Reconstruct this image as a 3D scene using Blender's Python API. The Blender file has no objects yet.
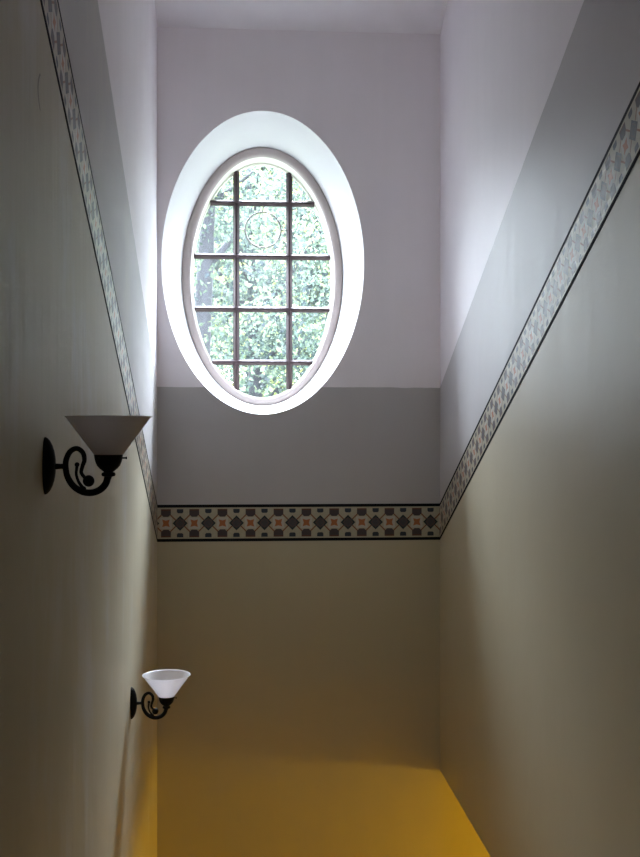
import bpy, bmesh, math, random
import numpy as np
from mathutils import Vector, Matrix
random.seed(7); rng = np.random.default_rng(7)
SC = bpy.context.scene
COL = SC.collection
PI = math.pi

# ------------------------------------------------------------------ geometry of the place
F = 1090.0                      # focal length in pixels of the 640x857 frame
TH = math.atan(80 / F)          # camera turned slightly to the right of the stair's axis
CT, ST = math.cos(TH), math.sin(TH)
D = 6.53                        # camera to end wall
E = 4.37                        # eye height above the lower lobby floor
XL, XR = -0.0752 * D, 0.185 * D # side walls
M = 0.4545                      # pitch of the stair
AL = math.atan(M)
ZC = E + 2.387                  # ceiling at the end wall
ZG = E + 0.247                  # top of grey paint at the end wall
ZB0, ZB1 = E - 0.674, E - 0.4535# tile band at the end wall
ZLIN = E - 2.07                 # underside of right wall over the lobby opening
YB = -2.0                       # rear wall
YK = 2.4                        # sloped ceiling turns level
ZTOP = ZC + M * (D - YK)
ZUP = E - 1.6                   # upper floor
TW = 0.18                       # side wall thickness
YO = 4.5                        # near jamb of lobby opening
YS = D - 1.1                    # foot of stairs
WT = 0.86                       # end wall thickness
LX = 4.4                        # lobby right wall

def tan_px(px): return math.tan(math.atan((px - 320) / F) + TH)
def at(px, py, y):              # point of the plane y=const under a pixel
    x = y * tan_px(px)
    return Vector((x, y, E + (428.5 - py) / F * (y * CT + x * ST)))

# ------------------------------------------------------------------ helpers
def link(o, parent=None):
    COL.objects.link(o)
    if parent: o.parent = parent
    return o
def mesh_obj(name, bm, m, parent=None, smooth=False, angle=None):
    me = bpy.data.meshes.new(name)
    bm.normal_update()
    bm.to_mesh(me); bm.free()
    if smooth:
        me.polygons.foreach_set('use_smooth', [True] * len(me.polygons))
        if angle: me.set_sharp_from_angle(angle=angle)
    me.materials.append(m)
    return link(bpy.data.objects.new(name, me), parent)
def struct(name, bm, m, **k):
    o = mesh_obj(name, bm, m, **k); o['kind'] = 'structure'; return o
def box(bm, x0, x1, y0, y1, z0, z1):
    r = bmesh.ops.create_cube(bm, size=1)
    for v in r['verts']:
        v.co = Vector(((x0 + x1) / 2 + v.co.x * (x1 - x0), (y0 + y1) / 2 + v.co.y * (y1 - y0), (z0 + z1) / 2 + v.co.z * (z1 - z0)))
def prism_x(bm, poly, x0, x1):  # polygon in (y,z) extruded along x
    a = [bm.verts.new((x0, y, z)) for y, z in poly]
    b = [bm.verts.new((x1, y, z)) for y, z in poly]
    n = len(poly)
    bm.faces.new(a); bm.faces.new(b[::-1])
    for i in range(n): bm.faces.new((a[i], b[i], b[(i + 1) % n], a[(i + 1) % n]))
    bmesh.ops.recalc_face_normals(bm, faces=bm.faces)
def tube(bm, pts, radii, seg=14, cap=True):
    pts = [Vector(p) for p in pts]
    rings = []
    side = None
    for i, p in enumerate(pts):
        t = (pts[min(i + 1, len(pts) - 1)] - pts[max(i - 1, 0)]).normalized()
        if side is None:
            ref = Vector((0, 1, 0)) if abs(t.y) < .9 else Vector((1, 0, 0))
            side = t.cross(ref).normalized()
        side = (side - t * side.dot(t)).normalized()
        up = t.cross(side)
        r = radii[i] if hasattr(radii, '__len__') else radii
        rings.append([bm.verts.new(p + (side * math.cos(a) + up * math.sin(a)) * r) for a in [2 * PI * k / seg for k in range(seg)]])
    for a, b in zip(rings, rings[1:]):
        for k in range(seg): bm.faces.new((a[k], a[(k + 1) % seg], b[(k + 1) % seg], b[k]))
    if cap:
        bm.faces.new(rings[0][::-1]); bm.faces.new(rings[-1])
    bmesh.ops.recalc_face_normals(bm, faces=bm.faces)
def spline(ctrl, n=8):          # Catmull-Rom through points of any dimension
    c = [np.array(p, float) for p in ctrl]
    c = [2 * c[0] - c[1]] + c + [2 * c[-1] - c[-2]]
    out = []
    for i in range(1, len(c) - 2):
        for k in range(n):
            t = k / n
            out.append(.5 * ((2 * c[i]) + (c[i + 1] - c[i - 1]) * t + (2 * c[i - 1] - 5 * c[i] + 4 * c[i + 1] - c[i + 2]) * t * t + (3 * c[i] - c[i - 1] - 3 * c[i + 1] + c[i + 2]) * t ** 3))
    out.append(c[-2])
    return out
def lathe(bm, prof, seg=48, axis='z', off=(0, 0, 0)):
    off = Vector(off); rings = []
    for r, h in prof:
        ring = []
        for k in range(seg):
            a = 2 * PI * k / seg
            p = Vector((r * math.cos(a), r * math.sin(a), h)) if axis == 'z' else Vector((h, r * math.cos(a), r * math.sin(a)))
            ring.append(bm.verts.new(p + off))
        rings.append(ring)
    for a, b in zip(rings, rings[1:]):
        for k in range(seg): bm.faces.new((a[k], a[(k + 1) % seg], b[(k + 1) % seg], b[k]))
    return rings
def ball(bm, c, r, u=20, v=14):
    g = bmesh.ops.create_uvsphere(bm, u_segments=u, v_segments=v, radius=r)
    bmesh.ops.translate(bm, verts=g['verts'], vec=Vector(c))

# ------------------------------------------------------------------ materials
class NT:
    def __init__(s, name):
        s.m = bpy.data.materials.new(name); s.m.use_nodes = True
        s.t = s.m.node_tree; s.t.nodes.clear()
        s.out = s.t.nodes.new('ShaderNodeOutputMaterial')
    def n(s, kind, **kw):
        nd = s.t.nodes.new('ShaderNode' + kind)
        for k, v in kw.items(): setattr(nd, k, v)
        return nd
    def l(s, a, b): s.t.links.new(a, b)
    def put(s, sock, v):
        if hasattr(v, 'is_output') or isinstance(v, bpy.types.NodeSocket): s.l(v, sock)
        else: sock.default_value = v
    def math(s, op, a, b=None, clamp=False):
        nd = s.n('Math', operation=op, use_clamp=clamp)
        s.put(nd.inputs[0], a)
        if b is not None: s.put(nd.inputs[1], b)
        return nd.outputs[0]
    def mix(s, f, a, b):
        nd = s.n('Mix', data_type='RGBA')
        s.put(nd.inputs[0], f)
        s.put(nd.inputs[6], a if not isinstance(a, tuple) else (*a, 1))
        s.put(nd.inputs[7], b if not isinstance(b, tuple) else (*b, 1))
        return nd.outputs[2]
    def bsdf(s, **kw):
        b = s.n('BsdfPrincipled')
        for k, v in kw.items():
            s.put(b.inputs[k.replace('_', ' ')], (*v, 1) if isinstance(v, tuple) and len(v) == 3 else v)
        s.l(b.outputs[0], s.out.inputs[0])
        return b
    def pos(s):
        tc = s.n('TexCoord'); sp = s.n('SeparateXYZ'); s.l(tc.outputs['Object'], sp.inputs[0])
        return tc.outputs['Object'], sp.outputs
    def noise(s, vec, scale, detail=3, rough=.5, stretch=None):
        if stretch:
            mp = s.n('Mapping'); s.l(vec, mp.inputs[0]); mp.inputs[3].default_value = stretch; vec = mp.outputs[0]
        nd = s.n('TexNoise'); s.l(vec, nd.inputs['Vector'])
        nd.inputs['Scale'].default_value = scale; nd.inputs['Detail'].default_value = detail; nd.inputs['Roughness'].default_value = rough
        return nd.outputs['Fac']
    def bump(s, h, dist, strength=1.0, normal=None):
        b = s.n('Bump'); s.l(h, b.inputs['Height']); b.inputs['Distance'].default_value = dist; b.inputs['Strength'].default_value = strength
        if normal is not None: s.l(normal, b.inputs['Normal'])
        return b.outputs[0]

WHITE = (.87, .825, .86); GREY = (.47, .45, .455); BEIGE = (.48, .435, .315)
def wall_paint(name, slope, rough=.42, wear=0.0, brush=.12):
    t = NT(name); P, (x, y, z) = t.pos()
    drop = t.math('MULTIPLY', t.math('SUBTRACT', D, y), slope)
    zz = t.math('SUBTRACT', z, drop)
    wob = t.math('MULTIPLY', t.math('SUBTRACT', t.noise(P, 9, 2), .5), .008)
    zw = t.math('ADD', zz, wob)
    up = t.math('GREATER_THAN', zw, ZG); mid = t.math('GREATER_THAN', zz, (ZB0 + ZB1) / 2)
    c = t.mix(up, t.mix(mid, BEIGE, GREY), WHITE)
    var = t.noise(P, 2.2, 4, .6)
    streak = t.noise(P, 1.0, 3, .55, stretch=(11, 11, .6))
    k = t.math('ADD', t.math('MULTIPLY', var, .10), t.math('MULTIPLY', streak, .04 + .1 * brush))
    sc = t.math('ADD', k, .93)
    hs = t.n('HueSaturation'); t.l(c, hs.inputs['Color']); t.l(sc, hs.inputs['Value'])
    c = hs.outputs[0]
    if wear:
        zk = t.math('DIVIDE', t.math('SUBTRACT', z, E + .829), .045)
        yk = t.math('ADD', t.math('MULTIPLY', t.math('MULTIPLY', zk, zk), .03), 2.70)
        crack = t.math('MULTIPLY', t.math('LESS_THAN', t.math('ABSOLUTE', t.math('SUBTRACT', y, yk)), .007), t.math('LESS_THAN', t.math('ABSOLUTE', zk), 1.0))
        c = t.mix(t.math('MULTIPLY', crack, .7), c, (.14, .13, .10))
        w = t.noise(P, 3.0, 5, .62, stretch=(1, 1, .45))
        near = t.math('LESS_THAN', y, 3.0)
        f = t.math('MULTIPLY', t.math('MULTIPLY', t.math('SUBTRACT', w, .52), 6.0, True), wear)
        c = t.mix(t.math('MULTIPLY', f, t.math('SUBTRACT', 1.0, up)), c, (.55, .53, .49))
    n1 = t.bump(t.noise(P, 2.4, 3), .02, .35)
    n2 = t.bump(t.noise(P, 1.0, 2, .5, stretch=(14, 14, 1.1)), .004, brush, n1)
    n3 = t.bump(t.noise(P, 160, 2), .0012, .35, n2)
    rg = t.math('ADD', t.math('MULTIPLY', streak, .14), rough - .07)
    t.bsdf(Base_Color=c, Roughness=rg, Normal=n3)
    return t.m
def plain(name, col, rough=.5, bumps=((60, .001, .3),), metallic=0.0, spec=.5, var=.12, vs=6):
    t = NT(name); P, _ = t.pos()
    hs = t.n('HueSaturation'); hs.inputs['Color'].default_value = (*col, 1)
    t.l(t.math('ADD', t.math('MULTIPLY', t.noise(P, vs, 4), var), 1 - var / 2), hs.inputs['Value'])
    nm = None
    for s_, d_, k_ in bumps: nm = t.bump(t.noise(P, s_, 3), d_, k_, nm)
    b = t.bsdf(Base_Color=hs.outputs[0], Roughness=rough, Metallic=metallic)
    b.inputs['Specular IOR Level'].default_value = spec
    if nm is not None: t.l(nm, b.inputs['Normal'])
    return t.m
def tile_band(name, slope):
    t = NT(name); P, (x, y, z) = t.pos()
    al = math.atan(slope); H = (ZB1 - ZB0) * math.cos(al); U = 395 / H
    zc = (ZB0 + ZB1) / 2
    if slope:
        dy = t.math('SUBTRACT', D, y); dz = t.math('SUBTRACT', z, zc)
        a = t.math('ADD', t.math('MULTIPLY', dy, math.cos(al)), t.math('MULTIPLY', dz, math.sin(al)))
        b = t.math('SUBTRACT', t.math('MULTIPLY', dz, math.cos(al)), t.math('MULTIPLY', dy, math.sin(al)))
    else:
        a = t.math('SUBTRACT', x, XL + .052); b = t.math('SUBTRACT', z, zc)
    A = t.math('MULTIPLY', a, U); Y = t.math('ABSOLUTE', t.math('MULTIPLY', b, U))
    X = t.math('PINGPONG', A, 149.8)
    Xd = t.math('SUBTRACT', 149.8, X)
    lt = lambda p, q: t.math('LESS_THAN', p, q)
    gt = lambda p, q: t.math('GREATER_THAN', p, q)
    AND = lambda *q: q[0] if len(q) == 1 else t.math('MULTIPLY', q[0], AND(*q[1:]))
    grain = t.noise(P, 90, 3)
    cream = t.mix(grain, (.36, .325, .235), (.46, .42, .32))
    c = cream
    halo = lt(t.math('MAXIMUM', X, Y), 62)
    c = t.mix(halo, c, (.47, .45, .39))
    ln = AND(lt(t.math('ABSOLUTE', t.math('SUBTRACT', t.math('ADD', X, Y), 136)), 9), gt(X, 30), lt(X, 120))
    c = t.mix(ln, c, (.22, .085, .04))
    mx = t.math('MAXIMUM', X, Y); mn = t.math('MINIMUM', X, Y)
    star = lt(t.math('SUBTRACT', mx, t.math('MULTIPLY', mn, .3)), 28)
    c = t.mix(star, c, (.38, .135, .055))
    dia = lt(t.math('ADD', Xd, Y), 80)
    pet = lt(t.math('ABSOLUTE', t.math('SUBTRACT', t.math('ADD', Xd, Y), 50)), 6)
    dark = t.mix(grain, (.035, .04, .055), (.09, .075, .075))
    c = t.mix(dia, c, dark)
    tip = gt(t.math('MAXIMUM', Xd, Y), 42)
    c = t.mix(AND(dia, tip), c, (.022, .034, .04))
    c = t.mix(AND(dia, pet), c, (.10, .06, .055))
    Yo = t.math('SUBTRACT', 150, Y)
    octo = AND(lt(X, 52), lt(Yo, 82), lt(t.math('ADD', X, Yo), 108), gt(Yo, 0))
    c = t.mix(octo, c, (.065, .05, .055))
    c = t.mix(AND(octo, lt(Yo, 14)), c, (.12, .05, .035))
    sq = AND(lt(Xd, 34), lt(Yo, 44), lt(t.math('ADD', Xd, Yo), 66), gt(Yo, 0))
    c = t.mix(sq, c, (.03, .038, .055))
    line = gt(Y, 166)
    c = t.mix(line, c, (.010, .010, .013))
    b = t.bsdf(Base_Color=c, Roughness=.40); t.l(t.math('SUBTRACT', .28, t.math('MULTIPLY', line, .22)), b.inputs['Specular IOR Level']); t.l(t.math('ADD', .40, t.math('MULTIPLY', line, .4)), b.inputs['Roughness'])
    t.l(t.bump(t.noise(P, 40, 2), .0015, .3), b.inputs['Normal'])
    return t.m

M_back = wall_paint('painted_plaster_end_wall', 0.0, .55)
M_left = wall_paint('painted_plaster_left_wall', M, .54, .8, .7)
M_right = wall_paint('painted_plaster_right_wall', M, .46)
M_ceil = plain('ceiling_paint', (.93, .905, .94), .7, ((3, .01, .3), (120, .001, .3)))
M_reveal = plain('white_reveal_paint', (.66, .655, .67), .6, ((5, .006, .3), (120, .0008, .3)), var=.05)
M_frame = plain('stone_frame_paint', (.38, .325, .31), .7, ((80, .0008, .3),), var=.08)
M_bar = plain('oxidised_window_bar', (.05, .032, .037), .6, ((90, .0006, .4),), var=.3, spec=.25)
M_lead = plain('lead_came', (.13, .115, .11), .45, ((120, .0004, .4),), var=.3)
M_iron = plain('black_iron', (.008, .0075, .0075), .6, ((140, .0006, .5),), var=.3, spec=.12)
M_tile_b = tile_band('patterned_tile_band_end', 0.0)
M_tile_s = tile_band('patterned_tile_band_sloping', M)
M_floor = plain('stone_floor', (.24, .19, .13), .5, ((20, .002, .3),), vs=4)
M_step = plain('wooden_step', (.12, .065, .03), .4, ((40, .001, .3),), vs=5)
M_lobby = plain('lobby_paint', BEIGE, .6, ((3, .01, .3),))
M_ground = plain('grass_ground', (.06, .07, .045), .9, ((4, .1, .5),), var=.5)
M_bark = plain('tree_bark', (.022, .024, .03), .9, ((14, .03, .6),), var=.5, vs=9)

def frosted(name):
    t = NT(name)
    d = t.n('BsdfDiffuse'); d.inputs[0].default_value = (.90, .88, .88, 1)
    tr = t.n('BsdfTranslucent'); tr.inputs[0].default_value = (.93, .89, .91, 1)
    g = t.n('BsdfGlossy'); g.inputs['Roughness'].default_value = .18
    m1 = t.n('MixShader'); m1.inputs[0].default_value = .52
    t.l(d.outputs[0], m1.inputs[1]); t.l(tr.outputs[0], m1.inputs[2])
    fr = t.n('LayerWeight'); fr.inputs[0].default_value = .25
    m2 = t.n('MixShader'); t.l(t.math('MULTIPLY', fr.outputs['Fresnel'], .6), m2.inputs[0])
    t.l(m1.outputs[0], m2.inputs[1]); t.l(g.outputs[0], m2.inputs[2])
    t.l(m2.outputs[0], t.out.inputs[0]); return t.m
M_shade = frosted('frosted_white_glass')
def pane_mat():
    t = NT('old_window_glass'); P, _ = t.pos()
    tr = t.n('BsdfTransparent'); tr.inputs[0].default_value = (.93, .97, .97, 1)
    tl = t.n('BsdfTranslucent'); tl.inputs[0].default_value = (.9, .95, .95, 1)
    g = t.n('BsdfGlossy'); g.inputs['Roughness'].default_value = .06
    t.l(t.bump(t.noise(P, 9, 3), .01, .3), g.inputs['Normal'])
    m1 = t.n('MixShader')
    t.l(t.math('ADD', t.math('MULTIPLY', t.noise(P, 5, 4), .008), GLASS_HAZE), m1.inputs[0])
    t.l(tr.outputs[0], m1.inputs[1]); t.l(tl.outputs[0], m1.inputs[2])
    m2 = t.n('MixShader'); m2.inputs[0].default_value = .05
    t.l(m1.outputs[0], m2.inputs[1]); t.l(g.outputs[0], m2.inputs[2])
    t.l(m2.outputs[0], t.out.inputs[0]); return t.m
GLASS_HAZE = .004
M_glass = pane_mat()
def leaf_mat(name, c0, c1, c2):
    t = NT(name)
    ge = t.n('NewGeometry'); P, _ = t.pos()
    cl = t.math('MULTIPLY', t.math('SUBTRACT', t.noise(P, 1.7, 3, .6), .5), 2.2)
    r = t.math('ADD', t.math('ADD', t.math('MULTIPLY', t.math('SUBTRACT', ge.outputs['Random Per Island'], .5), .75), .52), cl, True)
    cr = t.n('ValToRGB'); t.l(r, cr.inputs[0])
    e = cr.color_ramp.elements; e[0].color = (*c0, 1); e[1].color = (*c2, 1); e[0].position = .30; e[1].position = 1
    for p_, k_ in ((.48, .85), (.76, 1.7)):
        m = e.new(p_); m.color = (c1[0] * k_, c1[1] * k_, c1[2] * k_, 1)
    d = t.n('BsdfDiffuse'); t.l(cr.outputs[0], d.inputs[0])
    tl = t.n('BsdfTranslucent'); t.l(t.mix(.5, cr.outputs[0], (.13, .155, .10)), tl.inputs[0])
    mx = t.n('MixShader'); mx.inputs[0].default_value = .42
    t.l(d.outputs[0], mx.inputs[1]); t.l(tl.outputs[0], mx.inputs[2])
    g = t.n('BsdfGlossy'); g.inputs['Roughness'].default_value = .35
    m2 = t.n('MixShader'); m2.inputs[0].default_value = .015
    t.l(mx.outputs[0], m2.inputs[1]); t.l(g.outputs[0], m2.inputs[2])
    t.l(m2.outputs[0], t.out.inputs[0]); return t.m

# ------------------------------------------------------------------ setting
# left wall
bm = bmesh.new(); prism_x(bm, [(YB, 0), (D, 0), (D, ZC), (YK, ZTOP), (YB, ZTOP)], XL - TW, XL)
struct('wall_left', bm, M_left)
# right wall with the lobby opening below
bm = bmesh.new(); prism_x(bm, [(YB, 0), (YO, 0), (YO, ZLIN), (D, ZLIN), (D, ZC), (YK, ZTOP), (YB, ZTOP)], XR, XR + TW)
struct('wall_right', bm, M_right)
# end wall: front and outer face with the oval opening
NSEG = 144
def ell(c, rx, rz, y, n=NSEG):
    return [Vector((c[0] + rx * math.cos(2 * PI * k / n), y, c[1] + rz * math.sin(2 * PI * k / n))) for k in range(n)]
def px_ellipse(x0, x1, yt, yb, y):
    a, b = at(x0, (yt + yb) / 2, y), at(x1, (yt + yb) / 2, y)
    m = (x0 + x1) / 2
    t_, b_ = at(m, yt, y), at(m, yb, y)
    return ((a.x + b.x) / 2, (t_.z + b_.z) / 2), (b.x - a.x) / 2, (t_.z - b_.z) / 2
Y1 = D + .607; YG = D + .80; Y2 = D + WT
cA, rxA, rzA = px_ellipse(161.4, 364, 110.8, 414.2, D)
cB, rxB, rzB = px_ellipse(182, 342.4, 147.8, 405.5, Y1)
cC, rxC, rzC = px_ellipse(190.8, 334.4, 156, 398.3, Y1)
BX0, BX1, BZ0, BZ1 = -7.0, 8.0, 0.0, 8.6
def rect_ring(bm, ring, y, flip):
    n = len(ring); cx = sum(v.x for v in ring) / n; cz = sum(v.z for v in ring) / n
    inner = [bm.verts.new(v) for v in ring]
    def outp(d):
        ks = []
        if d.x > 1e-9: ks.append((BX1 - cx) / d.x)
        if d.x < -1e-9: ks.append((BX0 - cx) / d.x)
        if d.z > 1e-9: ks.append((BZ1 - cz) / d.z)
        if d.z < -1e-9: ks.append((BZ0 - cz) / d.z)
        k = min(ks); return Vector((cx + d.x * k, y, cz + d.z * k))
    outer = [bm.verts.new(outp(v - Vector((cx, y, cz)))) for v in ring]
    corners = [Vector((X, y, Z)) for X, Z in ((BX1, BZ1), (BX0, BZ1), (BX0, BZ0), (BX1, BZ0))]
    for i in range(n):
        j = (i + 1) % n
        vs = [inner[i], inner[j], outer[j], outer[i]]
        a, b = outer[i].co, outer[j].co
        if abs(a.x - b.x) > 1e-6 and abs(a.z - b.z) > 1e-6:
            c = min(corners, key=lambda c: (c - (a + b) / 2).length)
            vs = [inner[i], inner[j], outer[j], bm.verts.new(c), outer[i]]
        f = bm.faces.new(vs if flip else vs[::-1])
bm = bmesh.new()
rect_ring(bm, ell(cA, rxA, rzA, D), D, True)
rect_ring(bm, ell(cC, rxC * 1.04, rzC * 1.03, Y2), Y2, False)
for (x0, z0, x1, z1) in ((BX0, BZ0, BX1, BZ0), (BX1, BZ0, BX1, BZ1), (BX1, BZ1, BX0, BZ1), (BX0, BZ1, BX0, BZ0)):
    bm.faces.new([bm.verts.new(p) for p in ((x0, D, z0), (x1, D, z1), (x1, Y2, z1), (x0, Y2, z0))])
bmesh.ops.remove_doubles(bm, verts=bm.verts, dist=1e-5)
bmesh.ops.recalc_face_normals(bm, faces=bm.faces)
struct('wall_back', bm, M_back)

# ceiling (sloping with the stair, level behind the camera)
bm = bmesh.new()
prism_x(bm, [(D, ZC), (YK, ZTOP), (YB, ZTOP), (YB, ZTOP + .25), (YK - .1, ZTOP + .25), (D, ZC + .27)], XL - TW, XR + TW)
struct('ceiling', bm, M_ceil)
# rear wall, upper landing, stairs, lobby
bm = bmesh.new(); box(bm, XL - TW, XR + TW, YB - .2, YB, 0, ZTOP + .25); struct('wall_rear', bm, M_lobby)
bm = bmesh.new(); box(bm, XL - TW, LX + .2, YB, D, -.2, 0); struct('floor', bm, M_floor)
nst = 17; rise = ZUP / nst; go = rise / M
prof = [(YS, 0)]
yy = YS
for k in range(nst):
    prof.append((yy, (k + 1) * rise))
    if k < nst - 1: yy -= go; prof.append((yy, (k + 1) * rise))
prof += [(YB, ZUP), (YB, 0)]
bm = bmesh.new(); prism_x(bm, prof, XL, XR)
st = struct('trim_1', bm, M_step); st.name = 'floor_stair_flight'
bm = bmesh.new(); box(bm, XR + TW, LX + .2, YO - .2, YO, 0, ZLIN); struct('wall_lobby_front', bm, M_lobby)
bm = bmesh.new(); box(bm, LX, LX + .2, YO, D, 0, ZLIN); struct('wall_lobby_right', bm, M_lobby)
bm = bmesh.new(); box(bm, XR + TW, LX + .2, YO - .2, D, ZLIN, ZLIN + .2); struct('ceiling_lobby', bm, M_ceil)

# tile bands
TT = .0015
bm = bmesh.new(); box(bm, XL, XR, D - TT, D, ZB0, ZB1); struct('trim_1', bm, M_tile_b)
def slope_band(name, xa, xb, y0):
    bm = bmesh.new()
    r = M * (D - y0)
    prism_x(bm, [(D, ZB0), (D, ZB1), (y0, ZB1 + r), (y0, ZB0 + r)], xa, xb)
    struct(name, bm, M_tile_s)
slope_band('trim_2', XL, XL + TT, -.6)
slope_band('trim_3', XR - TT, XR, -.6)

# ------------------------------------------------------------------ oval window
def rings(bm, ell_list, closed=False):
    R = [[bm.verts.new(v) for v in e] for e in ell_list]
    seq = list(zip(R, R[1:])) + ([(R[-1], R[0])] if closed else [])
    for a, b in seq:
        n = len(a)
        for k in range(n): bm.faces.new((a[k], a[(k + 1) % n], b[(k + 1) % n], b[k]))
bm = bmesh.new()
lst = []
for k in range(9):
    f = k / 8
    lst.append(ell((cA[0] + (cB[0] - cA[0]) * f, cA[1] + (cB[1] - cA[1]) * f), rxA + (rxB - rxA) * f, rzA + (rzB - rzA) * f, D + .607 * f))
rings(bm, lst)
bmesh.ops.recalc_face_normals(bm, faces=bm.faces); bmesh.ops.reverse_faces(bm, faces=bm.faces)
win = struct('window_1', bm, M_reveal, smooth=True)
# beige moulded ring
def mid(t): return (cB[0] + (cC[0] - cB[0]) * t, cB[1] + (cC[1] - cB[1]) * t), rxB + (rxC - rxB) * t, rzB + (rzC - rzB) * t
bm = bmesh.new(); lst = []
for t_, dy in ((-.12, .02), (-.06, -.008), (.06, -.018), (.3, -.022), (.6, -.022), (.86, -.018), (1.0, -.006), (1.0, .03), (-.12, .03)):
    c, rx, rz = mid(t_); lst.append(ell(c, rx, rz, Y1 + dy))
rings(bm, lst, True)
bmesh.ops.recalc_face_normals(bm, faces=bm.faces)
mesh_obj('window_frame', bm, M_frame, win, smooth=True, angle=math.radians(50))
# white inner sash ring running outwards to the facade
bm = bmesh.new(); lst = []
for y_, k_ in ((Y1 + .03, 1.0), (Y1 + .10, 1.0), (YG - .012, 1.0), (YG - .012, .985), (YG + .03, .985), (YG + .03, 1.0), (Y2, 1.04)):
    lst.append(ell(cC, rxC * k_, rzC * k_ if k_ <= 1 else rzC * 1.03, y_))
rings(bm, lst)
bmesh.ops.recalc_face_normals(bm, faces=bm.faces); bmesh.ops.reverse_faces(bm, faces=bm.faces)
mesh_obj('sash_ring', bm, plain('cream_sash_paint', (.78, .77, .70), .5, var=.05), win, smooth=True, angle=math.radians(40))
# glazing bars (a moulded T section each)
def bar(p, q, w):
    bm = bmesh.new()
    p, q = Vector(p), Vector(q); d = (q - p).normalized(); s = d.cross(Vector((0, 1, 0))).normalized()
    sec = [(-w / 2, .012), (-w / 2, -.004), (-w * .28, -.016), (-w * .16, -.024), (w * .16, -.024), (w * .28, -.016), (w / 2, -.004), (w / 2, .012)]
    R = [[bm.verts.new(e + s * a + Vector((0, b, 0))) for a, b in sec] for e in (p, q)]
    n = len(sec)
    for k in range(n): bm.faces.new((R[0][k], R[0][(k + 1) % n], R[1][(k + 1) % n], R[1][k]))
    bm.faces.new(R[0][::-1]); bm.faces.new(R[1])
    bmesh.ops.recalc_face_normals(bm, faces=bm.faces)
    mesh_obj('glazing_bar', bm, M_bar, win)
for px in (236.3, 289.3):
    x = at(px, 270, YG).x; h = rzC * math.sqrt(max(0, 1 - ((x - cC[0]) / rxC) ** 2))
    bar((x, YG, cC[1] - h + .003), (x, YG, cC[1] + h - .003), .042)
for py in (203.3, 256.7, 309.3, 362.3):
    z = at(262, py, YG).z; h = rxC * math.sqrt(max(0, 1 - ((z - cC[1]) / rzC) ** 2))
    bar((cC[0] - h + .003, YG - .001, z), (cC[0] + h - .003, YG - .001, z), .039)
# lead circle in one pane
bm = bmesh.new()
cc = at(263, 230, YG); rr = 17.8 / F * YG
tube(bm, [cc + Vector((rr * math.cos(2 * PI * k / 64), -.004, rr * math.sin(2 * PI * k / 64))) for k in range(65)], .0056, 8, False)
for dx, dz, ln in ((1, 0, 8.5), (-1, 0, 8.5), (0, 1, 8.5), (0, -1, 8.5)):
    a = cc + Vector((dx * rr, -.004, dz * rr)); b = cc + Vector((dx * (rr + ln / F * YG), -.004, dz * (rr + ln / F * YG)))
    tube(bm, [a, b], .0045, 8)
mesh_obj('lead_circle', bm, M_lead, win, smooth=True)
# the glass
bm = bmesh.new()
g = ell(cC, rxC * .992, rzC * .992, YG + .004)
fr = bm.faces.new([bm.verts.new(v) for v in g])
mesh_obj('pane', bm, M_glass, win)

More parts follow.
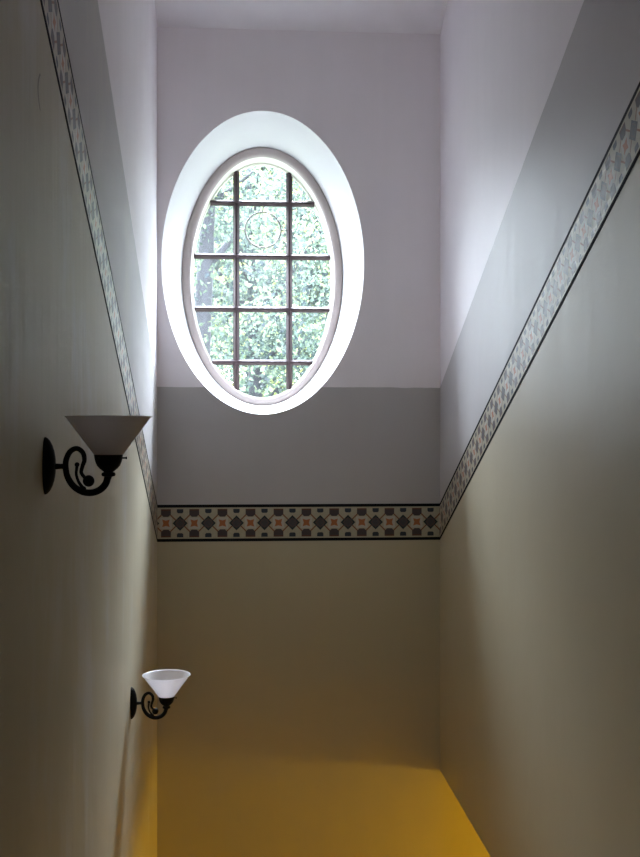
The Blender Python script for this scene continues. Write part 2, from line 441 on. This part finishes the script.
# ------------------------------------------------------------------ wall sconces
def make_sconce():
    root = link(bpy.data.objects.new('wall_sconce', None))
    S = .389e-3
    P = lambda x, y: ((x - 96) * S, 0, (293 - y) * S)      # outline units -> metres from the wall plate's centre
    bm = bmesh.new()
    rg = lathe(bm, [(.0725, 0), (.0724, .003), (.070, .0075), (.063, .0135), (.052, .019), (.038, .0235), (.023, .0262), (.010, .027)], 48, 'x')
    bm.faces.new(rg[0][::-1]); bm.faces.new(rg[-1]); bmesh.ops.recalc_face_normals(bm, faces=bm.faces)
    for v in bm.verts: v.co.y *= .45
    mesh_obj('backplate', bm, M_iron, root, smooth=True, angle=math.radians(40))
    # main scrolled arm
    bm = bmesh.new()
    tube(bm, [P(120, 297), P(170, 297), P(200, 297), P(232, 297)], [.009, .0075, .0065, .0075], 16)
    ctrl = [(372, 392, 12), (345, 362, 10), (330, 335, 10), (338, 295, 11), (350, 255, 12.5), (340, 208, 13.5), (303, 181, 14), (262, 198, 15), (236, 245, 15.5), (230, 300, 16), (242, 365, 17), (280, 425, 18), (338, 462, 18.5), (400, 468, 18.5), (452, 448, 19), (487, 410, 19), (502, 362, 19)]
    sp = spline(ctrl, 6)
    tube(bm, [P(p[0], p[1]) for p in sp], [p[2] * S * 1.2 for p in sp], 16)
    mesh_obj('arm', bm, M_iron, root, smooth=True)
    bm = bmesh.new()
    ball(bm, P(377, 392), 38 * S)
    sp = spline([(345, 452, 11), (335, 430, 9), (312, 395, 7.5), (298, 350, 7), (300, 315, 7.5), (303, 292, 8)], 6)
    tube(bm, [P(p[0], p[1]) for p in sp], [p[2] * S * 1.3 for p in sp], 12)
    ball(bm, P(303, 286), 16 * S); ball(bm, P(345, 442), 17 * S)
    mesh_obj('scroll', bm, M_iron, root, smooth=True)
    # socket cup
    cx = P(505, 0)[0]; zz = lambda y: (293 - y) * S
    bm = bmesh.new()
    rg = lathe(bm, [(.0072, zz(378)), (.0085, zz(366)), (.0165, zz(360)), (.0178, zz(350)), (.0165, zz(339)), (.0115, zz(334)), (.0155, zz(326)), (.0225, zz(312)), (.0290, zz(292)), (.0325, zz(270)), (.0350, zz(245)), (.0362, zz(218)), (.0340, zz(217)), (.032, zz(250))], 40, 'z', (cx, 0, 0))
    bm.faces.new(rg[0][::-1]); bm.faces.new(rg[-1]); bmesh.ops.recalc_face_normals(bm, faces=bm.faces)
    cup = mesh_obj('socket_cup', bm, M_iron, root, smooth=True, angle=math.radians(40))
    for a in (0, 2 * PI / 3, -2 * PI / 3):
        bm = bmesh.new(); d = Vector((math.cos(a), math.sin(a), 0)); c = Vector((cx, 0, zz(243)))
        rg = []
        for q, rr_ in ((.0335, .0019), (.0435, .0019), (.0436, .0034), (.0462, .0034)):
            sd = Vector((-d.y, d.x, 0)); rg.append([bm.verts.new(c + d * q + (sd * math.cos(t) + Vector((0, 0, 1)) * math.sin(t)) * rr_) for t in [2 * PI * k / 12 for k in range(12)]])
        for u, v in zip(rg, rg[1:]):
            for k in range(12): bm.faces.new((u[k], u[(k + 1) % 12], v[(k + 1) % 12], v[k]))
        bm.faces.new(rg[0][::-1]); bm.faces.new(rg[-1]); bmesh.ops.recalc_face_normals(bm, faces=bm.faces)
        mesh_obj('set_screw', bm, M_iron, cup, smooth=True, angle=math.radians(40))
    # flared glass shade, open at the top
    z0, h = zz(230), .100
    r0, r1 = .0335, .1075
    outer = [(r0 + (r1 - r0) * f, z0 + h * f) for f in (0, .02, .2, .4, .6, .8, .97)]
    pr = [(r0 - .004, z0)] + outer + [(r1 + .0012, z0 + h - .001), (r1 + .0008, z0 + h + .0012), (r1 - .002, z0 + h + .0012)] + [(r - .0045, z + .001) for r, z in outer[::-1]]
    bm = bmesh.new(); lathe(bm, pr, 72, 'z', (cx, 0, 0)); bmesh.ops.recalc_face_normals(bm, faces=bm.faces)
    mesh_obj('lamp_shade', bm, M_shade, root, smooth=True, angle=math.radians(50))
    # lamp holder inside the shade
    bm = bmesh.new()
    rg = lathe(bm, [(.030, zz(226)), (.030, zz(222)), (.013, zz(221)), (.013, zz(190)), (.010, zz(188)), (.009, zz(200))], 28, 'z', (cx, 0, 0))
    bm.faces.new(rg[0][::-1]); bm.faces.new(rg[-1]); bmesh.ops.recalc_face_normals(bm, faces=bm.faces)
    mesh_obj('lamp_holder', bm, M_iron, root, smooth=True, angle=math.radians(40))
    return root
sc1 = make_sconce()
def put(o, px, py):
    y = XL / tan_px(px); o.location = (XL, y, E + (428.5 - py) / F * (y * CT + XL * ST))
put(sc1, 44.7, 465.8)
sc1['label'] = 'larger nearer black iron scroll wall lamp with conical glass shade seen edge-on'
sc1['category'] = 'wall lamp'; sc1['group'] = 'scroll wall lamps on the left wall'
sc2 = sc1.copy(); COL.objects.link(sc2)
for ch in list(sc1.children):
    c = ch.copy(); COL.objects.link(c); c.parent = sc2
    for gch in ch.children:
        d = gch.copy(); COL.objects.link(d); d.parent = c
put(sc2, 131, 703)
sc2['label'] = 'smaller lower black iron scroll wall lamp whose white glass bowl shows its inside'

# ------------------------------------------------------------------ outside
bm = bmesh.new(); box(bm, -45, 45, Y2, 80, -.4, -.2); struct('ground', bm, M_ground)

def leaves(centers, n, spread, size, m, parent, up=.35):
    c = np.array(centers)[rng.integers(0, len(centers), n)]
    p = c + rng.normal(0, 1, (n, 3)) * np.array(spread)
    ax = rng.normal(0, 1, (n, 3)); ax[:, 2] -= up; ax /= np.linalg.norm(ax, axis=1)[:, None]
    b = rng.normal(0, 1, (n, 3)); b -= (b * ax).sum(1)[:, None] * ax; b /= np.linalg.norm(b, axis=1)[:, None]
    nn = np.cross(ax, b)
    L = size * rng.uniform(.7, 1.35, n)[:, None]; W = L * .33
    v0 = p; v1 = p + ax * L * .45 + b * W + nn * W * .35; v2 = p + ax * L; v3 = p + ax * L * .45 - b * W + nn * W * .35
    V = np.stack([v0, v1, v2, v3], 1).reshape(-1, 3)
    i = np.arange(n) * 4
    Fc = np.concatenate([np.stack([i, i + 1, i + 2], 1), np.stack([i, i + 2, i + 3], 1)])
    me = bpy.data.meshes.new('foliage'); me.from_pydata(V.tolist(), [], Fc.tolist()); me.materials.append(m)
    return link(bpy.data.objects.new('foliage', me), parent)
def tree(label, x, y, ztop, crown, m, n, size, lean=0.0, branches=(), r=.16, zc=None):
    """crown = (rx, ry, rz) round (x + lean, y, zc)"""
    root = link(bpy.data.objects.new('leafy_tree', None)); root.location = (x, y, -.2)
    root['label'] = label; root['category'] = 'tree'; root['group'] = 'trees outside the oval window'
    bm = bmesh.new()
    tp = spline([(0, 0, 0, r * 1.35), (lean * .1, 0, ztop * .25, r * 1.05), (lean * .35, .05, ztop * .5, r * .85), (lean * .7, 0, ztop * .75, r * .55), (lean, 0, ztop * .98, r * .15)], 6)
    tube(bm, [p[:3] for p in tp], [p[3] for p in tp], 12)
    tips = []
    for (h0, dx, dy, dz, rb) in branches:
        k = min(range(len(tp)), key=lambda i: abs(tp[i][2] - h0)); b0 = np.array(tp[k][:3])
        bp = spline([(*b0, rb), (*(b0 + np.array((dx * .45, dy * .45, dz * .35))), rb * .7), (*(b0 + np.array((dx, dy, dz))), rb * .25)], 5)
        tube(bm, [p[:3] for p in bp], [p[3] for p in bp], 8)
        tips += [p[:3] for p in bp[3:]]
    mesh_obj('trunk', bm, M_bark, root, smooth=True)
    zc = zc if zc is not None else ztop * .65
    cl = []
    while len(cl) < 170:
        q = rng.uniform(-1, 1, 3)
        if (q ** 2).sum() <= 1: cl.append((lean * .5 + q[0] * crown[0], q[1] * crown[1], zc + q[2] * crown[2]))
    leaves(cl + [tuple(t_) for t_ in tips], n, (.26, .26, .20), size, m, root)
L1 = leaf_mat('leaves_mid_green', (.010, .019, .030), (.052, .078, .052), (.30, .31, .08))
L2 = leaf_mat('leaves_pale_green', (.015, .027, .042), (.070, .100, .074), (.33, .35, .11))
L3 = leaf_mat('leaves_blue_green', (.012, .024, .038), (.056, .090, .076), (.29, .32, .12))
def brs(n, z0, z1, rad):
    return [(random.uniform(z0, z1), rad * random.uniform(.6, 1) * math.cos(a), rad * random.uniform(.6, 1) * math.sin(a), random.uniform(.3, 1.4), random.uniform(.03, .06)) for a in [2 * PI * k / n + random.uniform(-.3, .3) for k in range(n)]]
def dirx(px, y): return y * tan_px(px)
tree('tree with dark bare trunk visible behind the left window panes', dirx(203, 12.3) - .2, 12.3, 9.0, (1.5, .7, 1.8), L1, 3600, .07, .35,
     [(6.35, .42, .1, .55, .055), (5.4, -.9, .2, .9, .05)] + brs(5, 6.9, 7.8, .8), .15, 6.2)
tree('leafy tree filling the middle and lower panes of the oval window', dirx(262, 15.9), 15.9, 8.8, (2.2, .8, 2.7), L3, 15000, .07, -.2, brs(9, 3.5, 8, 1.2), .13, 6.0)
tree('paler leafy tree behind the right-hand panes of the oval window', dirx(325, 19.2), 19.2, 10.0, (2.5, .9, 3.1), L2, 15000, .09, .2, brs(9, 3.5, 8.5, 1.2), .14, 6.9)
tree('far leafy tree showing through the top panes of the oval window', dirx(250, 23.4), 23.4, 12.0, (4.2, 1.3, 3.7), L2, 24000, .105, .3, brs(10, 5, 10, 1.6), .2, 7.6)
tree('farthest tall dense tree standing behind all the other trees outside', dirx(262, 31), 31, 19.0, (8.2, 3.0, 8.0), L1, 26000, .26, .3, brs(12, 5, 15, 2.6), .26, 11.2)

# ------------------------------------------------------------------ light
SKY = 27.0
GLOW_LOBES = ((-42, 31, 8.0, 98.0), (15, 45, 22.0, 235.0))   # added sky glows: azimuth, elevation, tightness, brightness
w = bpy.data.worlds.new('sky'); SC.world = w; w.use_nodes = True
nt = w.node_tree; nt.nodes.clear()
o = nt.nodes.new('ShaderNodeOutputWorld'); bg = nt.nodes.new('ShaderNodeBackground')
tc = nt.nodes.new('ShaderNodeTexCoord'); sp = nt.nodes.new('ShaderNodeSeparateXYZ'); rp = nt.nodes.new('ShaderNodeValToRGB')
nt.links.new(tc.outputs['Generated'], sp.inputs[0]); nt.links.new(sp.outputs[2], rp.inputs[0])
e = rp.color_ramp.elements
e[0].position = 0.0; e[0].color = (.13, .145, .16, 1); e[1].position = 1.0; e[1].color = (.80, .87, .98, 1)
m_ = e.new(.35); m_.color = (.30, .325, .365, 1)
m_ = e.new(.65); m_.color = (.70, .76, .86, 1)
# glow lobes added to the sky to brighten side walls and far sconce
def wmath(op, a, b):
    n_ = nt.nodes.new('ShaderNodeMath'); n_.operation = op
    nt.links.new(a, n_.inputs[0])
    if isinstance(b, float): n_.inputs[1].default_value = b
    else: nt.links.new(b, n_.inputs[1])
    return n_.outputs[0]
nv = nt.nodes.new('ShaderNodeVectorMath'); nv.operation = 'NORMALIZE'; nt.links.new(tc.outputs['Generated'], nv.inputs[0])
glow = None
for az_, el_, pw_, am_ in GLOW_LOBES:
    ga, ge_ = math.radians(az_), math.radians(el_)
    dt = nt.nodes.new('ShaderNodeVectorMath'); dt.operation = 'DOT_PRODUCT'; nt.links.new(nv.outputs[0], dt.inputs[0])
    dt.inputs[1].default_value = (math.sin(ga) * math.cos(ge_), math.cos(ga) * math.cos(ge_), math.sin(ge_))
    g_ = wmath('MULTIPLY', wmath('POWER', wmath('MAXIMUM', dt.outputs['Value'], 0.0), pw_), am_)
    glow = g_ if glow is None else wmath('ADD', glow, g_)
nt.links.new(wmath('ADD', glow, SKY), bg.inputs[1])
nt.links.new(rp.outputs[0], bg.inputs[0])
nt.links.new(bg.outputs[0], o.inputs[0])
# portal that tells the renderer where daylight enters
la = bpy.data.lights.new('window_portal', 'AREA'); la.shape = 'ELLIPSE'; la.size = rxC * 2.2; la.size_y = rzC * 2.2
la.cycles.is_portal = True
lo = link(bpy.data.objects.new('window_portal', la)); lo.location = (cC[0], Y2 + .01, cC[1]); lo.rotation_euler = (-PI / 2, 0, 0)
# warm lamp of the lower lobby, under its ceiling to the right
lp = bpy.data.lights.new('lobby_lamp', 'POINT'); lp.energy = 122; lp.color = (1.0, .60, .025); lp.shadow_soft_size = .20
lo = link(bpy.data.objects.new('lobby_lamp', lp)); lo.location = (3.75, 5.75, ZLIN - .24)
# weak fill lamp added behind the camera to lift the end wall
lh = bpy.data.lights.new('rear_fill', 'AREA'); lh.energy = 2.3; lh.size = .5; lh.spread = math.radians(44); lh.color = (.95, 1.0, .93)
lo = link(bpy.data.objects.new('rear_fill', lh)); lo.location = (.9, YB + .3, E + 3.95); lo.rotation_euler = (math.radians(67), 0, math.radians(4))

# ------------------------------------------------------------------ camera
cam = bpy.data.cameras.new('camera'); cam.sensor_fit = 'VERTICAL'; cam.sensor_height = 24; cam.lens = 24 * F / 857
cam.clip_start = .02
co = link(bpy.data.objects.new('camera', cam)); co.location = (0, 0, E); co.rotation_euler = (PI / 2, 0, -TH)
SC.camera = co
SC.view_settings.view_transform = 'Standard'; SC.view_settings.look = 'None'
SC.view_settings.gamma = 1; SC.view_settings.use_curve_mapping = False
SC.view_settings.exposure = 0.2
SC.cycles.use_denoising = True
SC.cycles.max_bounces = 16; SC.cycles.diffuse_bounces = 10; SC.cycles.transparent_max_bounces = 16
SC.cycles.sample_clamp_indirect = 8
